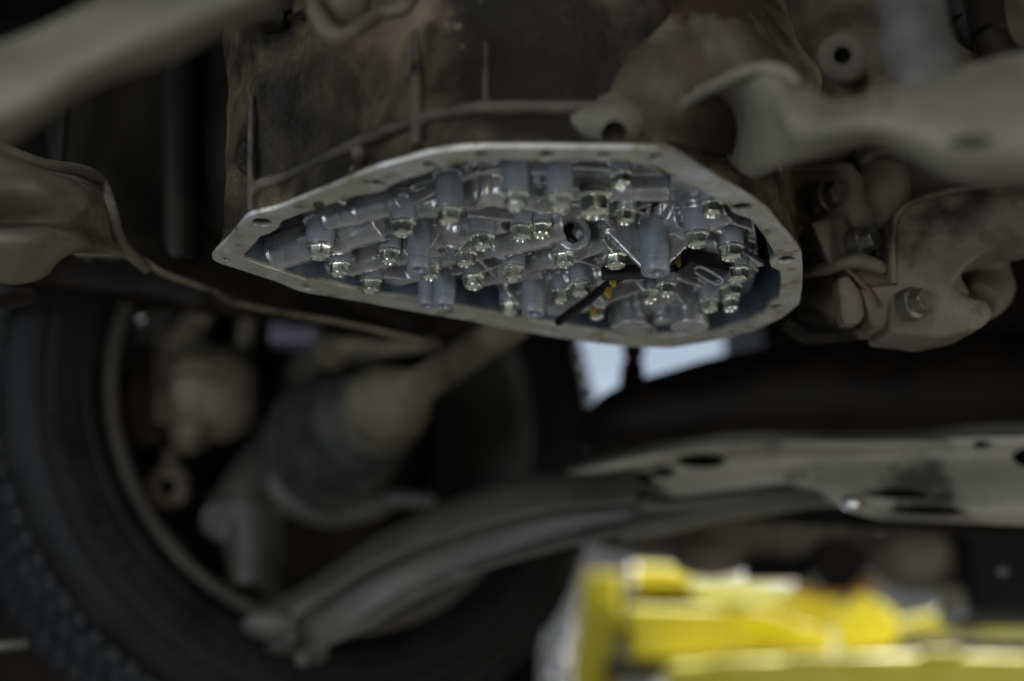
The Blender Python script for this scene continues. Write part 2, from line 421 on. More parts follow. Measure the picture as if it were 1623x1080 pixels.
# outer wall: shelf by shelf up into the engine bay
loops = []
for k in range(34):
    u = k / 33; z = ZR + .0025 + u * .17
    off = .002 * math.sin(min(1, u * 6) * PI / 2) - .014 * max(0, u - .35)
    lp = []
    for i, p in enumerate(base):
        q = p + (cen - p).normalized() * (off - .003 * math.sin(i * .13) * u); q.z = z
        n_ = noise.noise(q * 22) * .003 + noise.noise(q * 55) * .0022 + noise.noise(q * 150) * .0006
        q += (q - Vector((cen.x, cen.y, q.z))).normalized() * n_; lp.append(q)
    loops.append(lp)
link('outer_wall', from_bm(ringmesh(loops), 60), M['case'], case)
# inner wall of the sump cavity
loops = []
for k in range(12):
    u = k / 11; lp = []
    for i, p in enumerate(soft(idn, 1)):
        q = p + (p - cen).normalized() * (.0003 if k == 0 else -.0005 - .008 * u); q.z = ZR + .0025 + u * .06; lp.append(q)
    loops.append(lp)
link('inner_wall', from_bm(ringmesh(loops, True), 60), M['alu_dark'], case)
# cast ledge and ribs on the near outer wall
cst = Cast()
near = [i for i, p in enumerate(base) if p.y < .80]
lw = soft(inset(od, .003), 4)
i0 = min(range(len(lw)), key=lambda i: (lw[i] - Z(385, 352, ZR)).length); i1 = min(range(len(lw)), key=lambda i: (lw[i] - Z(1080, 245, ZR)).length)
seg = lw[i0:i1 + 1] if i1 > i0 else lw[i0:] + lw[:i1 + 1]
seg = [Vector((p.x, p.y, ZR + .019 + .006 * min(1, i / len(seg) * 1.6))) for i, p in enumerate(seg)]
cst.tube(seg[::3], [.0040] * len(seg[::3]), n=len(seg))
for px, y0, y1, w in ((505, 330, 110, .0032), (580, 290, 150, .0024), (660, 232, 50, .0034), (398, 335, 150, .0024), (770, 170, 30, .002)):
    q = min(lw, key=lambda p: abs((p - Z(px, y0, ZR)).length) if p.y < .85 else 9)
    a = P(px, y0, q.y + .0022); b = P(px, y1, q.y + .006); cst.tube([a, (a + b) / 2 + Vector((0, -.001, 0)), b], [w, w, w * .8])
for px, py, r in ((570, 250, .004),):
    q = min(lw, key=lambda p: abs((p - Z(px, 260, ZR)).length)); a = P(px, py, q.y + .004); cst.cyl(a, a + Vector((0, -.009, -.001)), r, r * .85)
link('cast_ribs', cst.mesh(.0014, 3, .0006, 90), M['caserib'], case)
# drain boss near the rail
c = Cast()
c.tube([P(885, 205, .668), P(930, 200, .652), P(985, 195, .648), P(1012, 190, .662)], [.009, .0115, .0125, .009], flat=1.0)
c.cyl(P(975, 180, .655), P(975, 214, .644), .0135, .0120); c.box(P(925, 215, .66), (.034, .012, .008))
c.cyl(P(972, 190, .650), P(975, 236, .632), .0066, cut=True)
link('drain_boss', c.mesh(.0012, 4, .0005, 100), M['dust'], case, label='pale cast boss with a round hole above the flange')
# flange edge of the bell housing at the left
c = Cast(); c.prism([P(356, 165, .80), P(400, 150, .78), P(412, 345, .74), P(388, 350, .76), P(372, 300, .79)], Vector((.0, .05, .01)))
c.cyl(P(418, 228, .70), P(416, 226, .9), .006, cut=True); c.cyl(P(404, 250, .80), P(404, 250, .735), .011)
link('side_flange', c.mesh(.002, 3, .0008, 60), M['case'], case)
# shoulder of the case, upper right, blotched
c = sheet([[(860, -60, .74), (1000, -70, .72), (1130, -60, .70), (1235, -60, .72)],
           [(850, 60, .70), (1000, 30, .66), (1160, 30, .645), (1262, 60, .70)],
           [(870, 150, .675), (985, 120, .645), (1130, 130, .63), (1300, 135, .70)],
           [(890, 225, .66), (1010, 215, .65), (1120, 240, .655), (1230, 260, .72)]], 60, 40, .006, .006, 18)
M['shoulder'] = mat("blotched_case", [(0.0156, 0.0108, 0.0072), (0.0518, 0.0419, 0.0281), (0.1140, 0.1010, 0.0749)], 9, (.5, .7), .1, .3, 200, thr=(.40, .62),
                    spots=[((.03, .02, .014), 14, .54, .60)])
link('case_shoulder', c, M['shoulder'], case)
# ------------------------------------------------------------------ valve body
ZB = ZR + .014
BOS = [(507, 353, 390, 46), (538, 392, 418, 38), (588, 425, 445, 38), (617, 372, 398, 36), (639, 320, 353, 44), (711, 280, 333, 44),
       (765, 342, 375, 42), (738, 378, 402, 40), (682, 398, 424, 36), (751, 420, 439, 38), (814, 398, 424, 38), (827, 342, 361, 40),
       (817, 256, 309, 46), (887, 256, 311, 44), (895, 374, 403, 40), (975, 380, 405, 42), (919, 424, 450, 38), (889, 440, 461, 34),
       (808, 455, 481, 34), (985, 262, 275, 38), (991, 314, 334, 36), (1104, 338, 371, 42), (1158, 362, 392, 44),
       (1168, 402, 427, 42), (1160, 434, 453, 36), (1124, 455, 476, 34), (1157, 457, 475, 28), (1056, 430, 451, 34), (1030, 441, 462, 32),
       (946, 472, 488, 30), (1128, 300, 322, 38), (858, 342, 356, 30)]
SLV = [(664, 350, 426, 38), (677, 432, 483, 30), (704, 430, 484, 36), (845, 435, 496, 38), (1039, 350, 431, 46), (851, 262, 292, 20)]
vb = thing('valve_body', 'cast aluminium valve body studded with hex bolts inside the open gearbox', 'valve body', (cen.x, cen.y, ZB))
c = Cast()
PLT = [(430, 398), (440, 384), (475, 372), (540, 350), (600, 328), (660, 306), (720, 285), (745, 270), (765, 262), (860, 258), (960, 260), (1010, 268), (1060, 290), (1120, 312), (1175, 338), (1196, 352), (1200, 385),
       (1204, 430), (1190, 480), (1120, 512), (1040, 520), (950, 515), (860, 500), (760, 480), (640, 460), (560, 448), (500, 430), (450, 412)]
pl = [Z(a, b, ZB) for a, b in PLT]
c.prism([p + Vector((0, 0, .0048)) for p in pl], Vector((0, 0, .016)))
tops = []
for x, t, b, w in BOS + SLV:
    tp = Z(x, t, ZB); bt = P(x, b, tp.y); r = w * mpp(tp) / 2; tops.append((tp, bt, r, w))
for i, (tp, bt, r, w) in enumerate(tops):
    up = Vector((0, 0, .012))
    hollow = i >= len(BOS)
    c.cyl(tp + up, tp - Vector((0, 0, .001)), r * .9, r * .9)
    e = .006 if hollow else 0; hh = (tp.z - bt.z); bb = bmesh.new()
    lathe(bb, [(0, hh + .010), (r * 1.03, hh + .010), (r * 1.0, hh - .001), (r * .965, .0012 + e), (r * .94, .0004 + e), (r * .88, e), (0, e)], 40)
    ob = link('boss', from_bm(bb, 50), M['boss'], vb); ob.location = bt
    # foot fillet
    c.cyl(tp + Vector((0, 0, .006)), tp + Vector((0, 0, -.0003)), r * 1.26, r * 1.22)
for x, t, b, w0 in ((1093, 468, 520, 62), (1000, 482, 522, 66), (1050, 475, 512, 30)):
    tp = Z(x, t, ZB); bt = P(x, b, tp.y); r = w0 * mpp(tp) / 2; c.cyl(tp + Vector((0, 0, .01)), bt, r * .8, r)
# gussets standing beside the tall boss
gy = Z(1039, 350, ZB).y
c.prism([P(950, 356, gy + .001), P(1030, 352, gy + .001), P(1036, 430, gy + .001), P(1022, 430, gy + .001)], Vector((0, .0035, 0)))
c.prism([P(1050, 352, gy), P(1096, 356, gy + .004), P(1088, 392, gy + .004), P(1050, 428, gy)], Vector((0, .0035, 0)))
gy = Z(664, 350, ZB).y
c.prism([P(664, 345, gy), P(712, 352, gy), P(664, 420, gy)], Vector((0, .003, 0)))
# bores (horizontal spool housings)
BORE = [((440, 400), (610, 350), .0112), ((505, 428), (700, 385), .0080), ((520, 345), (640, 318), .0075), ((640, 330), (800, 300), .0080), ((690, 370), (800, 345), .0090),
        ((700, 405), (900, 370), .0070), ((790, 385), (905, 352), .0100), ((830, 420), (960, 380), .0075), ((920, 390), (1080, 345), .0070),
        ((1060, 365), (1160, 330), .0085), ((740, 440), (860, 425), .0070), ((900, 440), (1040, 420), .0080), ((980, 500), (1080, 455), .0085),
        ((1060, 400), (1180, 375), .0070), ((600, 445), (700, 425), .0060), ((900, 300), (1060, 300), .0070), ((760, 300), (900, 320), .0080),
        ((860, 490), (960, 470), .0070)]
for (a, b, r) in BORE:
    A = Z(*a, ZB - .001); B = Z(*b, ZB - .001); c.cyl(A, B, r)
    d = (B - A).normalized()
    for u in ((.35,), (.6,), (.3, .7))[int(r * 1e5) % 3]:
        q = A.lerp(B, u); c.cyl(q - d * .004, q + d * .004, r * 1.09)
    c.cyl(A - d * .001, A + d * .0015, r * 1.1)
    c.box((A + B) / 2 + Vector((0, 0, .004)), ((B - A).length, r * 2.1, .006), Matrix.Rotation(math.atan2(d.y, d.x), 3, 'Z'))
# ribs between neighbouring bosses
done = set()
for i, (p, _, r, w) in enumerate(tops):
    ds = sorted(range(len(tops)), key=lambda j: (tops[j][0] - p).length)
    for j in ds[1:2 + i % 2]:
        if (j, i) in done or (tops[j][0] - p).length > .05: continue
        done.add((i, j)); c.wall(p, tops[j][0], .0028, random.uniform(.003, .0085))
for a, b, h in (((955, 352), (1020, 436), .012), ((1060, 352), (1110, 430), .008), ((640, 375), (668, 420), .010), ((760, 395), (800, 440), .008),
                ((800, 430), (850, 492), .012), ((1005, 455), (1040, 505), .012), ((1070, 440), (1110, 500), .012), ((470, 372), (600, 330), .004), ((600, 330), (720, 285), .004),
                ((720, 285), (760, 262), .004), ((740, 330), (820, 338), .006), ((910, 395), (950, 410), .007), ((1120, 330), (1190, 350), .006), ((1140, 345), (1200, 420), .005)):
    c.wall(Z(*a, ZB), Z(*b, ZB), .0026, h)
# pads and lumps
for _ in range(16):
    a = Z(random.uniform(480, 1170), random.uniform(280, 490), ZB)
    if min((a - q).length for q in pl) < .012: continue
    c.cyl(a + Vector((0, 0, .004)), a - Vector((0, 0, random.uniform(.001, .005))), random.uniform(.004, .009), random.uniform(.003, .006), seg=random.choice((4, 6, 32)))
for _ in range(34):          # small worm channel walls
    a = Z(random.uniform(500, 1160), random.uniform(290, 480), ZB)
    if min((a - q).length for q in pl) < .018: continue
    t = random.uniform(0, PI); c.wall(a, a + Vector((math.cos(t), math.sin(t), 0)) * random.uniform(.010, .026), random.uniform(.0018, .003), random.uniform(.002, .007))
# open bore facing the camera
A = Z(908, 372, ZB - .004); c.cyl(A + Vector((0, .02, .002)), A + Vector((0, -.006, -.002)), .0105)
c.cyl(A + Vector((.0, .006, .0)), A + Vector((0, -.03, -.004)), .0066, cut=True)
A = Z(720, 372, ZB - .003); c.cyl(A + Vector((.0, .02, .002)), A + Vector((0, -.004, -.002)), .0085)
link('valve_casting', c.mesh(.0009, 3, .00025, 160, ang=60), M['alu'], vb)
# pointed fin at the right end
c = Cast(); c.prism([Z(1170, 385, ZB), Z(1212, 412, ZB), Z(1175, 422, ZB)], Vector((0, 0, -.004)))
link('fin', c.mesh(.0007, 2), M['alu'], vb)
# hollow machined sleeves
for (tp, bt, r, w) in tops[len(BOS):]:
    bm = bmesh.new(); h = .007
    lathe(bm, [(r * .985, h), (r * .985, .0008), (r * .92, 0), (r * .62, 0), (r * .55, .0008), (r * .52, .007), (0, .0072)], 40)
    o = link('sleeve', from_bm(bm, 35), M['sleeve'], vb); o.location = bt - Vector((0, 0, .001))
# bolts
bm = bmesh.new()


def hexr(t):
    return min(1 / math.cos(((t % (PI / 3)) - PI / 6)), 1.125)


def rf(t, r, h, i):
    if i in (4, 5): return (r * hexr(t), h)
    if i == 6:
        rr = r * hexr(t); return (rr, h + (rr - r) * .75)
    return (r, h)


mm = .001
lathe(bm, [(0, 0), (7.4 * mm, 0), (7.9 * mm, -.5 * mm), (7.75 * mm, -1.5 * mm), (6.15 * mm, -2.2 * mm), (5.95 * mm, -2.6 * mm), (5.9 * mm, -7.5 * mm), (5.55 * mm, -8.0 * mm),
           (4.6 * mm, -8.3 * mm), (3.7 * mm, -7.2 * mm), (0, -6.9 * mm)], 84, rf=rf)
boltm = from_bm(bm, 28)
for (tp, bt, r, w) in tops[:len(BOS)]:
    s = min(1.12, max(.78, r * 2 / .0165))
    o = link('bolt', boltm, M['zinc'], vb); o.location = bt + Vector((0, 0, .0006)); o.scale = (s, s, 1); o.rotation_euler = (random.uniform(-.03, .03), random.uniform(-.03, .03), random.uniform(0, 1.05))
# large plug bolt near the front
a = P(942, 309, .715)
bm = bmesh.new(); lathe(bm, [(0, -.0005), (.0112, -.0005), (.0116, 0), (.0116, .0018), (.0108, .0022), (.0078, .0025), (.0074, .03), (0, .03)], 48)
o = link('plug_stem', from_bm(bm, 35), M['steel'], vb); o.location = a
o = link('plug_bolt', boltm, M['zinc'], vb, label='extra large hex plug bolt near the front edge'); o.location = a - Vector((0, 0, .0004)); o.scale = (1.35, 1.35, 1.5); o.rotation_euler = (0, 0, .35)
# connector block, clips and harness
c = Cast(); c.box(P(1112, 420, .79), (.030, .016, .011), Matrix.Rotation(.5, 3, 'Z')); c.box(P(1000, 432, .80), (.036, .010, .006), Matrix.Rotation(-.1, 3, 'Z'))
c.box(P(1085, 412, .80), (.05, .006, .005))
link('connector', c.mesh(.0007, 2), M['blackplastic'], vb)
bm = bmesh.new(); lp = [P(*q) for q in ((1102, 426, .775), (1112, 424, .77), (1138, 438, .768), (1145, 446, .768), (1138, 451, .77), (1122, 445, .772), (1102, 432, .775))]
sweep(bm, lp, [.0009] * 7, 10, n=60)
link('spring_clip', from_bm(bm), M['sleeve'], vb)
hz = [P(*q) for q in ((1120, 405, .80), (1070, 425, .80), (1010, 432, .81), (968, 448, .82), (930, 478, .84), (900, 500, .865), (884, 511, .875))]
bm = bmesh.new()
sweep(bm, hz, [.002, .0022, .0022, .0026, .003, .0032, .0028], 14, n=90)
link('wiring_harness', from_bm(bm), M['blackplastic'], vb)
c = Cast(); c.tube([P(905, 352, .77), P(900, 372, .765), P(912, 385, .765)], [.0025] * 3); 
link('pickup_tube', c.mesh(.001, 2), M['blackplastic'], vb)

for q, s in (((972, 446, .812), .0036), ((1078, 412, .785), .0045), ((940, 492, .85), .0034), ((1122, 388, .80), .004), ((964, 463, .82), .004)):
    c = Cast(); c.box(P(*q), (s * 1.1, s * .9, s * 1.4), Matrix.Rotation(.4, 3, 'Y')); c.ball(P(*q) - Vector((0, 0, s * .7)), s * .5)
    link('clip', c.mesh(.0006, 2), M['amber'], vb)
bm = bmesh.new()
for k in range(3): sweep(bm, [P(958, 300 + k * 5, .735), P(985, 312 + k * 4, .74), P(1030, 322 + k * 3, .75), P(1070, 300 + k, .76)], [.0011] * 4, 8, n=30)
link('wire', from_bm(bm), M['copper'], vb)
c = Cast(); c.tube([P(1000, 318, .745), P(1030, 305, .745), P(1060, 300, .75)], [.007, .010, .009])
link('coil_cover', c.mesh(.001, 2), M['blackplastic'], vb)

# ------------------------------------------------------------------ left side
o = thing('converter_housing', 'dark brown vertical housing left of the gearbox with a pale bottom lip', 'housing', P(300, 450, .95))
link('housing_wall', sheet([[(60, 60, .93), (200, 0, .95), (330, -40, .96), (500, -60, .96)],
                     [(80, 250, .93), (170, 250, .93), (280, 260, .95), (370, 260, .93)],
                     [(120, 400, .92), (200, 390, .905), (300, 400, .935), (400, 420, .97), (560, 470, 1.0)],
                     [(170, 400, .90), (225, 408, .885), (330, 455, .92), (450, 492, .96), (700, 546, 1.03)]], 90, 40, .004, .003, 12), M['panel'], o)
bm = bmesh.new(); sweep(bm, [P(*q) for q in ((120, 402, .89), (215, 408, .88), (262, 435, .885), (340, 462, .91), (362, 478, .915), (450, 496, .95), (560, 515, .99), (700, 548, 1.02))], [.0035] * 8, 10, n=60, flat=.6)
link('bottom_lip', from_bm(bm), M['dust2'], o, label='dusty pale lip along the bottom edge')
c = Cast(); c.tube([P(112, 60, .9), P(104, 160, .895), (P(92, 300, .9))], [.004] * 3); c.tube([P(285, 60, .935), P(285, 420, .93)], [.012, .012])
link('vertical_bead', c.mesh(.002, 2), M['panel'], o)

o = thing('subframe_bracket', 'dusty beige subframe bracket at the left edge beneath the blurred arm', 'bracket', P(80, 380, .74))
link('bracket_plate', sheet([[(-60, 215, .72), (10, 238, .74), (70, 262, .76), (130, 272, .79), (162, 292, .82)],
                       [(-60, 300, .66), (20, 290, .68), (80, 296, .70), (135, 310, .745), (172, 325, .80)],
                       [(-60, 350, .69), (10, 352, .71), (75, 352, .72), (135, 355, .76), (186, 378, .82)],
                       [(-60, 372, .68), (20, 380, .68), (80, 380, .70), (150, 392, .76), (214, 406, .85)],
                       [(-60, 440, .71), (20, 452, .72), (70, 440, .74), (110, 402, .77), (200, 409, .84)]], 70, 50, .003, .002, 20), M['dust'], o)
bm = bmesh.new(); sweep(bm, [P(*q) for q in ((-60, 214, .715), (10, 240, .73), (70, 262, .75), (132, 272, .78), (160, 290, .81), (176, 330, .80), (192, 385, .82), (232, 425, .86))], [.004] * 8, 10, n=60)
link('rolled_edge', from_bm(bm), M['dust'], o)
c = Cast(); c.ball(P(15, 462, .74), .012, (1.4, 1, .8)); link('rubber_bush', c.mesh(.002, 2), M['blackmetal'], o)

o = thing('suspension_arm', 'blurred grey arm crossing the upper left corner closest to the camera', 'suspension arm', P(150, 100, .48))
link('arm_body', sheet([[(-80, 105, .50), (40, 60, .50), (130, 15, .50), (260, -60, .50), (420, -120, .5)],
                   [(-80, 130, .46), (50, 105, .46), (150, 60, .46), (280, -15, .46), (440, -70, .46)],
                   [(-80, 190, .46), (40, 165, .455), (150, 105, .455), (300, 40, .455), (450, -30, .455)],
                   [(-80, 235, .47), (20, 205, .47), (150, 135, .475), (300, 78, .475), (440, 8, .475)],
                   [(-80, 240, .51), (10, 238, .50), (150, 140, .51), (300, 82, .51), (445, 10, .51)]], 70, 50, .003, .004, 22), M['dust'], o)

# hanger at the top centre
o = thing('hose_clamp', 'curved pale clamp hanging at the top edge left of centre', 'clamp', P(560, 20, .62))
c = Cast(); c.tube([P(497, -40, .62), P(500, 20, .615), (P(530, 60, .61)), P(560, 50, .61), P(600, 25, .62), P(640, 15, .62), P(665, -30, .63)], [.004, .005, .0055, .004, .004, .004, .004])
c.ball(P(545, 10, .63), .012, (1.2, 1, 1.3))
link('clamp_band', c.mesh(.0012, 3, .001, 60), M['dust2'], o)
o = thing('cable_bracket', 'small dark stepped bracket at the top beside the hanging clamp', 'bracket', P(450, 30, .70))
c = Cast(); c.box(P(445, 5, .72), (.032, .02, .022)); c.box(P(430, 34, .71), (.018, .015, .008)); c.cyl(P(480, -10, .70), P(480, 25, .70), .006)
link('bracket_block', c.mesh(.0015, 2, .0006, 60), M['case'], o)

# ------------------------------------------------------------------ upper right
o = thing('crossmember', 'broad blurred dusty crossmember sweeping from above the flange corner to the right edge', 'crossmember', P(1400, 200, .54))
cs = sheet([[(1050, 192, .66), (1120, 144, .62), (1205, 110, .58), (1265, 132, .57), (1330, 158, .56), (1420, 130, .55), (1510, 115, .545), (1700, 60, .54)],
            [(1060, 196, .675), (1135, 162, .65), (1215, 140, .565), (1280, 170, .545), (1340, 180, .535), (1430, 165, .525), (1520, 160, .518), (1700, 140, .51)],
            [(1110, 232, .70), (1160, 205, .68), (1222, 190, .56), (1290, 203, .535), (1360, 200, .525), (1440, 200, .515), (1530, 210, .507), (1700, 210, .50)],
            [(1160, 262, .70), (1188, 262, .64), (1230, 246, .565), (1300, 230, .54), (1380, 213, .532), (1440, 232, .522), (1540, 262, .512), (1700, 270, .505)],
            [(1172, 272, .70), (1195, 276, .65), (1235, 266, .58), (1300, 252, .56), (1385, 229, .552), (1445, 250, .542), (1545, 288, .53), (1700, 300, .52)],
            [(1172, 270, .73), (1195, 272, .70), (1235, 262, .64), (1300, 248, .62), (1385, 226, .61), (1445, 246, .60), (1545, 284, .59), (1700, 296, .58)]], 110, 60, .004, .0028, 22)
link('pressed_shell', cut_sheet(cs, ((1534, 228, 32, 9), (1250, 165, 16, 12)), .51, .3, .03), M['dust'], o)
link('hole_backing', sheet([[(1480, 150, .56), (1700, 120, .55)], [(1480, 270, .56), (1700, 280, .55)]], 20, 10, .003, .001), M['blackmetal'], o)  # black sheet added behind the cut hole to keep it dark
bm = bmesh.new(); sweep(bm, [P(*q) for q in ((1050, 190, .655), (1115, 146, .615), (1190, 112, .578), (1240, 114, .565), (1268, 134, .56))], [.0028, .003, .003, .003, .002], 12, n=40)
link('rolled_lip', from_bm(bm), M['dust'], o)
bm = bmesh.new(); sweep(bm, [P(*q) for q in ((1385, 150, .545), (1405, 185, .523), (1400, 226, .535))], [.002, .0024, .002], 12, n=30); link('weld_seam', from_bm(bm), M['dust2'], o)
o = thing('engine_support', 'dim grey green cast support behind the mount eye and strut at upper right', 'support', P(1480, 40, .74))
link('support_web', sheet([[(1170, -80, .76), (1450, -80, .73), (1720, -80, .72)], [(1190, 30, .75), (1450, 30, .72), (1720, 30, .70)], [(1210, 110, .75), (1450, 120, .70), (1720, 110, .68)], [(1230, 210, .75), (1450, 230, .72), (1720, 220, .70)]], 80, 60, .006, .014, 22), M['webm'], o)
o = thing('mount_eye', 'blurred round bush eye of the mount above the crossmember', 'bush', P(1335, 90, .56))
c = Cast(); c.cyl(P(1335, 92, .68), P(1335, 92, .63), .0125); c.cyl(P(1335, 88, .65), P(1335, 88, .58), .0045, cut=True); c.tube([P(1350, 110, .67), P(1400, 150, .66)], [.012, .012])
link('eye_ring', c.mesh(.0015, 3), M['webm'], o)
link('eye_core', (lambda cc: cc.cyl(P(1335, 88, .67), P(1335, 88, .642), .0045).mesh(.0012, 2))(Cast()), M['blackmetal'], o)
o = thing('diagonal_strut', 'blurred grey strut slanting up to the top edge at upper right', 'strut', P(1470, 80, .57))
c = Cast(); c.tube([P(1520, 240, .56), P(1470, 120, .57), P(1430, -60, .59)], [.016, .0165, .0165], flat=.7)
c.tube([P(1400, 60, .58), P(1425, 130, .57)], [.004, .004]); 
link('strut_body', c.mesh(.0018, 5, .0015, 40), M['steel'], o)
o = thing('hose_bundle', 'dark hoses bunched in the upper right corner', 'hose', P(1590, 60, .66))
for k, (q, r) in enumerate((([(1560, -60, .68), (1570, 60, .67), (1640, 150, .66)], .010), ([(1500, -60, .70), (1540, 60, .70), (1640, 110, .68)], .009), ([(1560, 190, .62), (1600, 180, .60), (1650, 170, .6)], .008))):
    bm = bmesh.new(); sweep(bm, [P(*a) for a in q], [r] * 3, 16, n=30); link('hose', from_bm(bm), M['dust2' if k == 2 else 'blackmetal'], o)

# ------------------------------------------------------------------ bolted bracket at the right
o = thing('bolted_bracket', 'grey brown cast bracket with three bolt heads right of the open gearbox', 'bracket', P(1350, 400, .86))


def plate(name, pts, Y, d, m, par, vox=.0018, it=5, amp=.0006, tilt=(0, 0), extra=None, label=None):
    cx = sum(q[0] for q in pts) / len(pts); cy = sum(q[1] for q in pts) / len(pts)
    c = Cast(); c.prism([P(x, y, Y + (x - cx) * tilt[0] + (y - cy) * tilt[1]) for x, y in pts], Vector((0, d, d * .2)))
    if extra: extra(c)
    return link(name, c.mesh(vox, it, amp, 60, amp * 2, 22), M[m], par, label=label)


plate('mounting_face', [(1200, 262), (1300, 258), (1348, 262), (1372, 280), (1384, 318), (1398, 352), (1400, 400), (1362, 408), (1340, 360), (1300, 352), (1279, 352), (1262, 366), (1240, 340), (1215, 300)], .865, .03, 'dust2', o, tilt=(-.00005, .0001),
      extra=lambda c: (c.tube([P(1205, 268, .862), P(1300, 266, .858), P(1352, 268, .86)], [.004, .004, .004]), c.ball(P(1264, 364, .862), .005)))
plate('diagonal_rib', [(1285, 352), (1335, 342), (1366, 400), (1352, 420), (1318, 425)], .848, .03, 'dust2', o, it=3, tilt=(.0004, 0))
plate('bulge', [(1355, 225), (1435, 225), (1440, 300), (1420, 350), (1402, 400), (1385, 360), (1378, 300)], .862, .05, 'dust2', o, it=10, extra=lambda c: c.tube([P(1392, 225, .872), P(1405, 300, .862), P(1402, 350, .872)], [.014, .017, .011]))
c = Cast(); c.tube([P(1272, 434, .87), P(1310, 424, .852), P(1362, 414, .842), P(1405, 428, .842)], [.0035, .005, .0055, .004]); c.ball(P(1295, 412, .86), .005)
link('lower_lip', c.mesh(.0012, 3, .0005, 90), M['dust2'], o)
plate('back_web', [(1270, 436), (1345, 436), (1385, 470), (1385, 526), (1340, 532), (1290, 536), (1262, 520), (1246, 508), (1266, 490)], .895, .03, 'case', o, it=3,
      extra=lambda c: c.tube([P(1246, 508, .893), P(1268, 522, .89), P(1292, 535, .885), P(1340, 532, .88), P(1385, 525, .875)], [.004, .0045, .005, .005, .005]))
plate('step_face', [(1340, 424), (1400, 404), (1412, 410), (1414, 448), (1370, 456)], .85, .03, 'dust2', o, it=3, tilt=(0, -.0003))
plate('finger_lug', [(1328, 440), (1345, 436), (1366, 462), (1372, 500), (1362, 513), (1340, 515), (1332, 500)], .842, .02, 'dust2', o, it=5)
plate('lower_face', [(1364, 458), (1414, 450), (1468, 464), (1470, 496), (1438, 514), (1384, 526), (1372, 488)], .838, .04, 'dust2', o, it=4, tilt=(-.0002, .0002),
      extra=lambda c: (c.cyl(P(1419, 470, .84), P(1419, 470, .80), .0014, cut=True), c.cyl(P(1416, 498, .84), P(1416, 498, .80), .0012, cut=True)))
bm = bmesh.new(); sweep(bm, [P(*q) for q in ((1340, 425, .847), (1358, 442, .842), (1378, 462, .836), (1390, 486, .833))], [.0012, .0014, .0014, .001], 10, n=30)
link('sealant_bead', from_bm(bm), M['sealant'], o, label='thin pinkish bead of sealant along the seam')
for (x, y, Y, r, hx) in ((1312, 312, .852, .0082, .62), (1370, 382, .85, .0080, .66), (1450, 480, .826, .0078, .5)):
    a = P(x, y, Y); d = Vector((hx, -.78, -.05)).normalized()
    bm = bmesh.new()
    lathe(bm, [(0, -.008), (r * 1.28, -.008), (r * 1.32, -.002), (r * 1.3, .0005), (r * .98, .0015), (r * .97, .0018), (r * .95, .0085), (r * .85, .0095), (0, .0096)], 60, TM(a, d),
          rf=lambda t, r_, h, i: (r_ * hexr(t) * .93, h) if i in (4, 5, 6) else (r_, h))
    link('bolt', from_bm(bm, 28), M['oldbolt'], o)
o = thing('differential_housing', 'broad dusty cast housing with rounded corner running off the right edge', 'housing', P(1540, 360, .84))
plate('housing_body', [(1410, 528), (1412, 440), (1410, 400), (1413, 350), (1424, 328), (1446, 316), (1500, 300), (1545, 288), (1720, 262), (1720, 370), (1623, 384), (1562, 402), (1532, 426), (1510, 452), (1532, 472), (1566, 478), (1576, 500), (1556, 520), (1484, 536)],
      .835, .06, 'dust2', o, vox=.0022, it=8, amp=.001, tilt=(0, 0),
      extra=lambda c: (c.tube([P(1545, 420, .90), P(1560, 455, .90), P(1550, 480, .88)], [.022, .020, .014]), c.tube([P(1470, 375, .862), P(1560, 350, .85), P(1720, 325, .82)], [.030, .030, .029]), c.tube([P(1450, 380, .862), P(1452, 440, .865), P(1490, 495, .86)], [.026, .026, .022])))
bm = bmesh.new(); sweep(bm, [P(*q) for q in ((1416, 450, .833), (1414, 400, .833), (1417, 352, .832), (1428, 332, .83), (1450, 319, .826), (1500, 304, .815), (1600, 285, .80))], [.0022] * 7, 10, n=60)
link('corner_bead', from_bm(bm), M['dust2'], o)
o = thing('upper_web', 'dark cast web behind the bolted bracket', 'bracket', P(1400, 300, .95))
link('web_plate', sheet([[(1190, 190, .91), (1400, 190, .91), (1680, 200, .93)], [(1205, 300, .905), (1400, 300, .91), (1660, 310, .93)], [(1225, 400, .91), (1400, 410, .915), (1580, 400, .94)], [(1258, 500, .92), (1400, 510, .92), (1540, 460, .94)]], 80, 60, .006, .010, 30), M['webm'], o)

# ------------------------------------------------------------------ dark beam and subframe
o = thing('dark_beam', 'black rubbery beam crossing behind the gearbox at the right', 'beam', P(1250, 640, 1.25))
c = Cast()
c.tube([P(945, 700, 1.28), P(985, 668, 1.26), P(1060, 655, 1.25), P(1200, 634, 1.24), P(1400, 622, 1.22), P(1750, 610, 1.2)], [.024, .032, .038, .047, .050, .052])
link('beam_body', c.mesh(.004, 5, .003, 15), M['blackmetal'], o)
o = thing('dark_backing', 'black backing panel added to keep the space behind the right castings dark', 'backing', P(1450, 450, 1.45))  # dark panel standing in for the blackness behind the castings
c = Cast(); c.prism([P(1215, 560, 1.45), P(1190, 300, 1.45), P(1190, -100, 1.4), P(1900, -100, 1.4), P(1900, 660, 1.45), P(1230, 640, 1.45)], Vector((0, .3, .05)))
link('backing_face', c.mesh(.012, 2, .008, 10), M['blackmetal'], o)
o = thing('dark_backing', 'black backing panel added for the darkness behind the arm at the upper left', 'backing', P(250, 200, 1.2))  # dark panel standing in for engine bay darkness
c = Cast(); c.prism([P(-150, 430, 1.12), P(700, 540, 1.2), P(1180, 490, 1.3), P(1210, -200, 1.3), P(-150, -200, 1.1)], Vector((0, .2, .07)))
link('backing_face', c.mesh(.012, 2, .008, 10), M['blackmetal'], o)
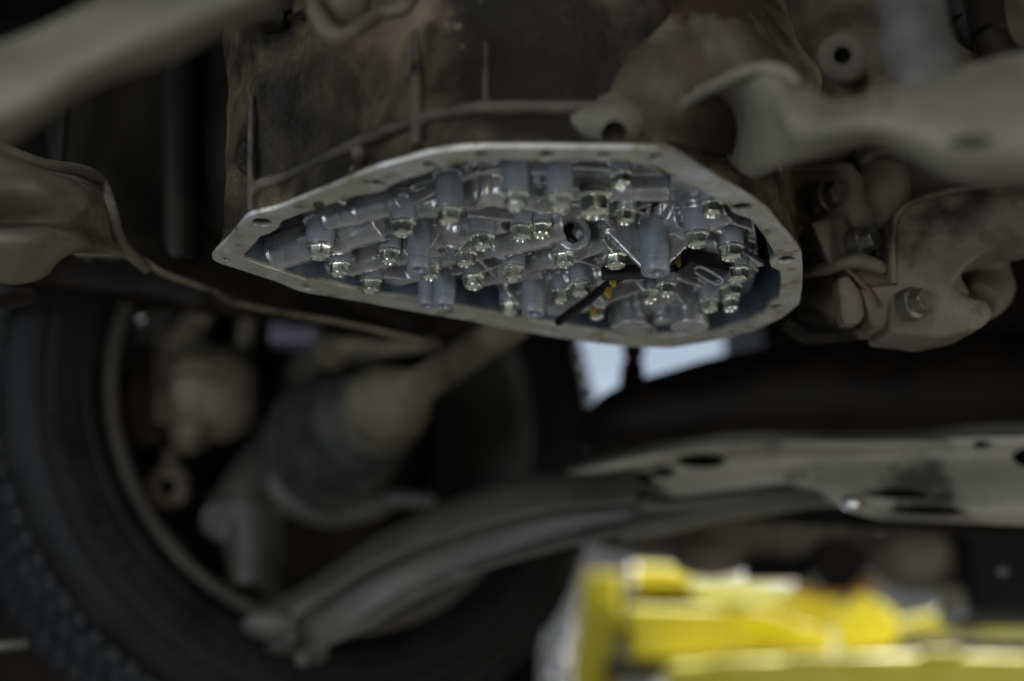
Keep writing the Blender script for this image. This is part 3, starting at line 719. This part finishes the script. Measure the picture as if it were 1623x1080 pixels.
# short dark post dividing the bright gap
o = thing('mount_post', 'dark short post dividing the bright gap under the gearbox', 'post', P(1005, 560, 1.3))
c = Cast(); c.tube([P(1006, 480, 1.32), P(1004, 560, 1.3), P(1000, 640, 1.29)], [.012, .011, .014]); link('post_body', c.mesh(.003, 2), M['blackmetal'], o)

o = thing('subframe', 'wide pale beige pressed subframe plate with dark slots at lower right', 'subframe', P(1350, 760, 1.12))
sf = sheet([[(900, 740, 1.22), (1040, 703, 1.20), (1200, 690, 1.18), (1400, 686, 1.15), (1700, 665, 1.1)],
            [(900, 752, 1.17), (1040, 722, 1.15), (1200, 702, 1.13), (1400, 700, 1.10), (1700, 690, 1.05)],
            [(930, 770, 1.18), (1050, 745, 1.17), (1200, 730, 1.16), (1400, 728, 1.11), (1700, 720, 1.06)],
            [(980, 790, 1.17), (1080, 775, 1.16), (1210, 760, 1.15), (1380, 780, 1.10), (1700, 770, 1.05)],
            [(1000, 800, 1.16), (1120, 785, 1.16), (1260, 775, 1.15), (1400, 812, 1.10), (1700, 815, 1.05)],
            [(1010, 806, 1.18), (1130, 792, 1.18), (1280, 790, 1.18), (1420, 828, 1.13), (1700, 832, 1.09)]], 110, 50, .004, .004, 14)
sf2 = cut_sheet(sf, ((1120, 733, 42, 12), (1022, 768, 22, 16), (1240, 742, 62, 13), (1310, 752, 34, 12), (1400, 778, 46, 7), (1600, 722, 34, 17), (1440, 802, 52, 7), (1520, 702, 14, 6), (1060, 752, 22, 8)), 1.13)
M['sub'] = mat("subframe_dust", [(0.2280, 0.2090, 0.1662), (0.3420, 0.3182, 0.2565)], 8, (.5, .7), .05, .3, 200, spots=[((.07, .063, .05), 14, .54, .64), ((.04, .036, .03), 34, .64, .70)])
link('pressed_plate', sf2, M['sub'], o)
link('slot_backing', sheet([[(880, 720, 1.30), (1200, 700, 1.27), (1750, 660, 1.25)], [(900, 800, 1.30), (1250, 830, 1.27), (1750, 850, 1.2)]], 30, 10, .006, .003), M['blackmetal'], o)  # black sheet added so the slots stay dark against the bright background
for x, y, Y, r in ((1348, 798, 1.08, .0065), (1590, 905, 1.2, .005)):
    c = Cast(); c.ball(P(x, y, Y), r); c.cyl(P(x, y, Y + .02), P(x, y, Y - .004), r * .8); link('bolt', c.mesh(.0015, 1), M['chrome' if r > .006 else 'steel'], o)

# control arm
o = thing('lower_control_arm', 'long curved grey stamped control arm sweeping from the wheel to the subframe', 'control arm', P(750, 850, 1.2))
link('arm_pressing', sheet([[(400, 975, 1.33), (500, 915, 1.31), (600, 850, 1.28), (720, 790, 1.25), (850, 748, 1.23), (1000, 738, 1.20)],
                  [(410, 985, 1.27), (510, 925, 1.25), (610, 862, 1.23), (720, 802, 1.20), (860, 760, 1.17), (1010, 750, 1.15)],
                  [(430, 1000, 1.25), (530, 938, 1.225), (620, 888, 1.205), (720, 845, 1.17), (860, 806, 1.14), (1010, 790, 1.12)],
                  [(440, 1006, 1.262), (540, 950, 1.237), (630, 900, 1.217), (728, 858, 1.182), (866, 820, 1.152), (1016, 802, 1.132)],
                  [(480, 1016, 1.262), (570, 975, 1.235), (655, 926, 1.212), (755, 886, 1.182), (890, 846, 1.152), (1085, 808, 1.127)],
                  [(505, 1028, 1.25), (585, 992, 1.225), (665, 944, 1.20), (765, 902, 1.17), (905, 862, 1.14), (1095, 818, 1.115)],
                  [(505, 1030, 1.30), (585, 994, 1.27), (665, 948, 1.25), (765, 906, 1.22), (905, 866, 1.19), (1095, 822, 1.165)]], 120, 90, .004, .0015, 14), M['arm'], o)
link('rear_lobe', sheet([[(990, 742, 1.17), (1020, 760, 1.16), (1060, 790, 1.17), (1200, 780, 1.17), (1380, 775, 1.16)],
                   [(985, 790, 1.14), (1030, 800, 1.12), (1100, 792, 1.12), (1220, 780, 1.12), (1390, 778, 1.13)],
                   [(980, 850, 1.16), (1060, 835, 1.14), (1140, 820, 1.13), (1250, 805, 1.13), (1380, 790, 1.15)],
                   [(985, 858, 1.19), (1065, 843, 1.18), (1145, 828, 1.17), (1255, 812, 1.17), (1380, 795, 1.17)]], 60, 40, .004, .003, 18), M['arm'], o)
for q, up in (([(470, 966, 1.225), (600, 890, 1.205), (720, 846, 1.17), (860, 806, 1.14), (990, 796, 1.12), (1010, 775, 1.13), (1035, 770, 1.14)], .0018),
          ([(500, 1028, 1.25), (580, 994, 1.225), (660, 947, 1.20), (760, 904, 1.17), (900, 863, 1.14), (1090, 818, 1.115), (1300, 790, 1.11)], .0018)):
    bm = bmesh.new(); sweep(bm, [P(*a) for a in q], [up] * len(q), 12, n=80); link('rolled_edge', from_bm(bm), M['arm'], o)
c = Cast(); c.cyl(P(455, 985, 1.28), P(450, 1035, 1.28), .014, .016); c.ball(P(430, 990, 1.25), .017, (1.5, 1, .8)); c.ball(P(500, 1030, 1.27), .012)
link('ball_joint', c.mesh(.002, 3), M['arm'], o)
c = Cast(); c.ball(P(480, 1045, 1.24), .007); c.ball(P(462, 1010, 1.24), .005); link('nut', c.mesh(.0015, 1), M['arm'], o)

# ------------------------------------------------------------------ wheel
WC = P(474, 672, 1.42)
RW = Matrix.Translation(WC) @ Matrix.Rotation(math.radians(31), 4, 'Z') @ Matrix.Rotation(PI / 2, 4, 'X')   # local +z = towards camera (inboard)
w = thing('wheel', 'large dark tyre and rim seen from the inboard side at lower left', 'wheel', WC)
R0 = .222
bm = bmesh.new()
prof = [(R0 + .002, .085), (R0 + .012, .098), (.262, .106), (.285, .104), (.300, .096), (.311, .085), (.318, .07), (.320, .0), (.318, -.07), (.311, -.085), (.285, -.104), (.262, -.106), (R0 + .002, -.09)]
lathe(bm, prof, 160, RW, close=False); link('tyre', from_bm(bm, 60), M['rubber'], w)
bm = bmesh.new()
for rr, hh, k in ((.247, .1035, .0012), (.276, .1055, .0015), (.292, .1015, .002)):
    lathe(bm, [(rr - .003, hh), (rr, hh + k * 1.5), (rr + .003, hh)], 160, RW)
link('sidewall_rib', from_bm(bm, 50), M['rubber'], w)
bm = bmesh.new()
for k in range(26):          # raised marks on the sidewall
    t = math.radians(190 + k * 3.2)
    if k % 6 == 5: continue
    c0 = RW @ Vector((.270 * math.cos(t), -.270 * math.sin(t) * -1, .1065))
    m = RW @ Matrix.Rotation(t, 4, 'Z') @ Matrix.Translation((.270, 0, .1065)) @ Matrix.Diagonal((.018, .006 + .004 * (k % 3), .0022, 1))
    bmesh.ops.create_cube(bm, size=1, matrix=m)
link('sidewall_mark', from_bm(bm, 30), M['rubber'], w)
bm = bmesh.new()
for k in range(96):
    for row, zz in enumerate((.062, .02, -.02, -.062)):
        t = 2 * PI * (k + (row % 2) * .5) / 96
        m = RW @ Matrix.Rotation(t, 4, 'Z') @ Matrix.Translation((.3215, 0, zz)) @ Matrix.Rotation(.3 * (1 if row % 2 else -1), 4, 'X') @ Matrix.Diagonal((.008 + random.uniform(-.002, .002), .015 + random.uniform(-.004, .004), .034, 1))
        bmesh.ops.create_cube(bm, size=1, matrix=m)
link('tread_blocks', from_bm(bm, 30), M['tread'], w, kind='stuff')
bm = bmesh.new(); lathe(bm, [(R0 + .008, .088), (R0 + .006, .094), (R0, .095), (R0 - .006, .092), (R0 - .010, .078), (R0 - .012, .04), (R0 - .03, .0), (R0 - .034, -.06), (R0 - .030, -.08)], 160, RW)
link('rim', from_bm(bm, 50), M['arm'], w)
bm = bmesh.new()
for k in range(5):
    t = 2 * PI * k / 5 + .5
    m = RW @ Matrix.Rotation(t, 4, 'Z') @ Matrix.Translation((.12, 0, -.06)) @ Matrix.Diagonal((.18, .05, .02, 1)); bmesh.ops.create_cube(bm, size=1, matrix=m)
lathe(bm, [(0, -.05), (.06, -.05), (.065, -.075), (0, -.075)], 40, RW)
link('spokes', from_bm(bm, 30), M['blackmetal'], w)
bm = bmesh.new(); lathe(bm, [(.065, -.01), (.165, -.01), (.168, -.012), (.168, -.03), (.065, -.03)], 80, RW); o2 = thing('brake_disc', 'dark brake disc deep inside the wheel rim', 'brake disc', WC); link('disc', from_bm(bm, 40), M['blackmetal'], o2)

o = thing('brake_caliper', 'pale grey cast brake caliper at the left inside the wheel', 'brake caliper', P(300, 620, 1.30))
c = Cast()
c.tube([P(250, 560, 1.33), P(235, 640, 1.33), P(245, 705, 1.34)], [.024, .028, .022]); c.tube([P(310, 560, 1.30), P(320, 620, 1.285), P(300, 700, 1.30)], [.022, .033, .020])
c.ball(P(355, 625, 1.29), .036, (1, 1, 1.35)); c.box(P(290, 620, 1.33), (.075, .04, .085)); c.box(P(265, 600, 1.31), (.03, .03, .10)); c.ball(P(300, 690, 1.29), .020); c.tube([P(325, 590, 1.30), P(310, 530, 1.31), P(320, 490, 1.33)], [.016, .014, .010])
link('caliper_body', c.mesh(.0028, 5, .002, 25), M['dust2'], o)
c = Cast(); c.tube([P(285, 530, 1.31), P(310, 505, 1.31), P(335, 515, 1.31)], [.010, .012, .010]); 
link('bleed_lug', c.mesh(.002, 3), M['dust2'], o)
c = Cast(); c.cyl(P(270, 715, 1.31), P(270, 760, 1.31), .011)
link('guide_pin', c.mesh(.002, 3), M['dust2'], o)
bm = bmesh.new(); lathe(bm, [(.0075, -.012), (.0075, .012), (.013, .014), (.0205, .010), (.0215, 0), (.0205, -.012)], 40, TM(P(268, 772, 1.30), Vector((.1, -1, -.2))))
link('lower_eye', from_bm(bm, 40), M['dust2'], o)
c = Cast(); c.tube([P(395, 490, 1.30), P(385, 560, 1.31), P(372, 610, 1.31)], [.009, .010, .012]); link('brake_hose', c.mesh(.002, 3), M['dust2'], o)
o = thing('glint_tip', 'small bright metal tip added as the glint at the tyre edge upper left', 'glint', P(221, 501, 1.36))  # chrome piece made up to give a single glint
c = Cast(); c.ball(P(221, 500, 1.27), .007, (1, 1, 1.5)); c.tube([P(221, 500, 1.27), P(222, 490, 1.29)], [.004, .004]); link('glint_piece', c.mesh(.0012, 2), M['chrome'], o)
o = thing('backdrop_glimpse', 'small mauve grey block standing in for background glimpsed past the housing lip', 'connector', P(470, 530, 1.35))  # block added where the background shows through behind the lip
c = Cast(); c.box(P(470, 515, 1.33), (.05, .03, .045)); c.tube([P(440, 500, 1.34), P(500, 500, 1.34)], [.012, .012]); link('glimpse_block', c.mesh(.003, 3), M['mauve'], o)

o = thing('steering_knuckle', 'blurred grey cast steering knuckle around the drive shaft joint', 'knuckle', P(480, 730, 1.34))
c = Cast()
ctr = P(540, 680, 1.34)
for k in range(15):
    t = math.radians(60 + k * 17)
c.tube([P(600, 560, 1.38), P(520, 560, 1.37), P(460, 610, 1.36), P(432, 690, 1.35), P(455, 770, 1.34), P(520, 810, 1.34), P(610, 800, 1.35)], [.014, .016, .018, .020, .020, .018, .014])
c.tube([P(430, 720, 1.35), P(385, 790, 1.34), P(345, 830, 1.34)], [.026, .028, .018]); c.tube([P(400, 800, 1.34), P(400, 880, 1.34), P(400, 940, 1.33)], [.030, .028, .024])
c.tube([P(500, 800, 1.36), P(580, 790, 1.35), P(690, 795, 1.34)], [.016, .013, .009]); c.cyl(P(350, 822, 1.35), P(350, 826, 1.315), .021)
c.tube([P(400, 790, 1.35), P(300, 800, 1.38), P(240, 820, 1.38)], [.016, .014, .012])
link('knuckle_body', c.mesh(.0032, 6, .002, 22), M['arm'], o)
bm = bmesh.new(); lathe(bm, [(0, -.01), (.055, -.01), (.058, .0), (.052, .008), (.035, .010), (0, .012)], 60, TM(P(520, 700, 1.35), Vector((.5, -.8, .15)))); link('hub', from_bm(bm, 40), M['steel'], o)

o = thing('drive_shaft', 'blurred drive shaft with ribbed rubber boot rising to the gearbox', 'drive shaft', P(600, 680, 1.25))
A = P(515, 712, 1.33); B = P(815, 512, 1.06); D = (B - A); L_ = D.length; T = TM(A, D)
bm = bmesh.new(); lathe(bm, [(0, -.01), (.058, -.01), (.060, .0)] + [q for k in range(3) for q in ((.066 - k * .008, .004 + k * .034), (.066 - k * .008, .014 + k * .034), (.040 - k * .002, .020 + k * .034), (.040 - k * .002, .033 + k * .034))] + [(.034, .10), (.03, .105)], 60, T)
link('rubber_boot', from_bm(bm, 70), M['boot'], o)
bm = bmesh.new(); lathe(bm, [(0, .085), (.036, .088), (.0385, .10), (.038, .13), (.030, .15), (.020, .165), (.0155, .19), (.0145, L_), (0, L_)], 48, T)
link('shaft', from_bm(bm, 50), M['dust2'], o)
bm = bmesh.new(); lathe(bm, [(.0385, .100), (.041, .101), (.041, .109), (.0385, .110)], 48, T); link('boot_band', from_bm(bm, 30), M['steel'], o)
c = Cast(); c.tube([P(520, 545, 1.24), P(600, 552, 1.20), P(690, 545, 1.15)], [.010, .009, .006]); c.ball(P(525, 560, 1.26), .018)
o = thing('tie_rod', 'short dark brown tie rod above the drive shaft', 'tie rod', P(600, 550, 1.2)); link('rod', c.mesh(.002, 3), M['dust2'], o)

# black sheet added behind the wheel to keep that space dark
o = thing('wheel_backing', 'black backing sheet added for darkness behind the wheel', 'wheel arch', P(400, 600, 1.9))
link('backing_sheet', sheet([[(-500, -100, 1.75), (300, -100, 1.95), (900, -100, 1.8)], [(-500, 600, 1.8), (300, 600, 1.95), (870, 600, 1.8)], [(-500, 1500, 1.8), (300, 1500, 1.95), (840, 1500, 1.8)]], 40, 20, .006, .01, 6), M['blackmetal'], o)

# ------------------------------------------------------------------ background under the car, right
o = thing('rear_suspension', 'blurred grey brown suspension parts under the subframe at the right', 'suspension', P(1250, 860, 1.7))
c = Cast(); c.tube([P(1060, 860, 1.7), P(1180, 845, 1.68), P(1300, 850, 1.66), P(1400, 880, 1.66), P(1520, 890, 1.66)], [.028, .04, .045, .035, .032])
c.tube([P(930, 840, 1.8), P(1010, 850, 1.75), P(1100, 880, 1.72)], [.02, .025, .02]); c.ball(P(1450, 885, 1.62), .05, (1.2, 1, .8)); c.ball(P(1130, 880, 1.68), .035, (1.6, 1, .8))
link('axle_tube', c.mesh(.005, 5, .006, 10), M['dust2'], o)
c = Cast(); c.cyl(P(1290, 890, 1.72), P(1330, 895, 1.6), .03); c.tube([P(1180, 905, 1.66), P(1300, 900, 1.64), P(1420, 890, 1.66)], [.012, .014, .012]); link('bush', c.mesh(.004, 3), M['blackmetal'], o)
o = thing('black_housing', 'black blurred block at the lower right edge above the yellow arm', 'housing', P(1590, 900, 1.6))
c = Cast(); c.box(P(1640, 895, 1.62), (.20, .12, .13)); c.box(P(1555, 900, 1.6), (.035, .05, .10)); link('housing_body', c.mesh(.006, 3), M['blackplastic'], o)


def bar(name, mtl, parent, pts, depth, bev=.006):
    c = Cast(); c.prism([P(*q) for q in pts], Vector((0, depth, 0))); return link(name, c.mesh(.006, 2), M[mtl], parent)


o = thing('yellow_lift_column', 'bright yellow upright lift column between the tyre and the lift arm', 'lift column', P(950, 1000, 2.4))
bar('column_body', 'yellow', o, [(925, 905, 2.4), (985, 905, 2.4), (982, 1070, 2.4), (975, 1400, 2.4), (890, 1400, 2.4), (905, 1060, 2.4)], .12)
bar('column_head', 'yellow', o, [(1000, 893, 2.45), (1110, 900, 2.45), (1115, 925, 2.45), (1010, 925, 2.45)], .1)
for x, y, r in ((1000, 908, .012),):
    c = Cast(); c.ball(P(x, y, 2.36), r, (1, .6, 1)); link('bolt', c.mesh(.004, 1), M['chrome'], o)
o = thing('yellow_lift_arm', 'bright pale yellow lift arm with a slanted end under the white cloth', 'lift arm', P(1150, 1000, 2.3))
bar('arm_beam', 'yellow', o, [(990, 958, 2.3), (1130, 962, 2.3), (1220, 968, 2.25), (1310, 1000, 2.2), (1330, 1025, 2.2), (1200, 1035, 2.3), (1000, 1040, 2.3)], .16)
bar('arm_web', 'yellow', o, [(1180, 945, 2.45), (1280, 928, 2.45), (1330, 935, 2.45), (1340, 1030, 2.45), (1280, 1015, 2.45)], .08)
bar('pivot_plate', 'yellow', o, [(1325, 975, 2.3), (1368, 935, 2.3), (1422, 970, 2.3), (1425, 1020, 2.3), (1330, 1030, 2.3)], .1)
o = thing('yellow_cross_beam', 'wide yellow lift beam along the bottom right edge', 'lift beam', P(1350, 1070, 2.1))
bar('beam_box', 'yellow', o, [(1055, 1052, 2.1), (1200, 1042, 2.1), (1460, 1034, 2.1), (1700, 1040, 2.1), (1700, 1130, 2.1), (1060, 1140, 2.1)], .2)
bar('beam_block', 'yellow', o, [(1460, 1030, 2.08), (1520, 1028, 2.08), (1540, 1040, 2.08), (1460, 1042, 2.08)], .1)
o = thing('yellow_far_arm', 'shaded olive yellow lift arm at the right below the black block', 'lift arm', P(1500, 990, 2.4))
bar('arm_beam', 'yellow', o, [(1415, 985, 2.4), (1500, 965, 2.4), (1720, 975, 2.4), (1720, 1015, 2.4), (1420, 1020, 2.4)], .12)
c = Cast(); c.tube([P(1390, 1022, 2.35), P(1560, 1024, 2.35), P(1700, 1026, 2.35)], [.012] * 3); link('pivot_pin', c.mesh(.005, 1), M['blackmetal'], o)
o = thing('dark_lift_channel', 'dark channel between the yellow column and arm', 'channel', P(1050, 940, 2.5))
bar('channel_top', 'blackmetal', o, [(985, 930, 2.5), (1150, 938, 2.5), (1240, 948, 2.5), (1240, 965, 2.5), (985, 955, 2.5)], .1)
bar('channel_low', 'steel', o, [(960, 1042, 2.35), (1080, 1045, 2.35), (1060, 1075, 2.35), (960, 1070, 2.35)], .1)
o = thing('white_cloth', 'bright white cloth lying on the yellow lift arm', 'cloth', P(1185, 930, 2.4))
c = Cast(); c.ball(P(1160, 930, 2.4), .05, (1.4, .8, .62)); c.ball(P(1215, 934, 2.4), .038, (1.5, .8, .5)); c.ball(P(1130, 922, 2.4), .03, (1, .8, .7)); link('folded_cloth', c.mesh(.005, 4, .006, 20), M['white'], o)
o = thing('rusty_jack_pad', 'rusty red brown jack pad beside the white cloth', 'jack pad', P(1330, 920, 2.3))
bar('pad', 'rust', o, [(1255, 925, 2.3), (1300, 905, 2.3), (1400, 908, 2.3), (1395, 930, 2.3), (1330, 940, 2.3)], .08)
o = thing('steel_chain', 'chain of bright steel links beside the tyre at the bottom edge', 'chain', P(885, 1050, 2.2))
for x, y, r in ((905, 1005, .007), (893, 1035, .010), (896, 1052, .012), (875, 1075, .011), (905, 985, .006)):
    c = Cast(); c.ball(P(x, y, 2.2), r, (.8, .6, 1)); link('chain_link', c.mesh(.003, 1), M['chrome'], o)
o = thing('grey_clip', 'small pale metal clip right of the yellow pivot', 'clip', P(1510, 965, 2.0))
c = Cast(); c.tube([P(1485, 975, 2.0), P(1505, 962, 2.0), P(1540, 958, 2.0)], [.008, .010, .006]); link('clip_body', c.mesh(.003, 1), M['white'], o)

o = thing('streak_rod', 'short steel rod added for the bright streak at the lower left corner in front of the tyre tread', 'rod', P(10, 1022, 1.15))  # made-up rod, there only to give a bright streak
bm = bmesh.new(); sweep(bm, [P(-60, 1024, 1.15), P(0, 1024, 1.15), P(42, 1020, 1.16)], [.0035, .0035, .003], 16, n=20); link('rod_body', from_bm(bm), M['steel'], o)
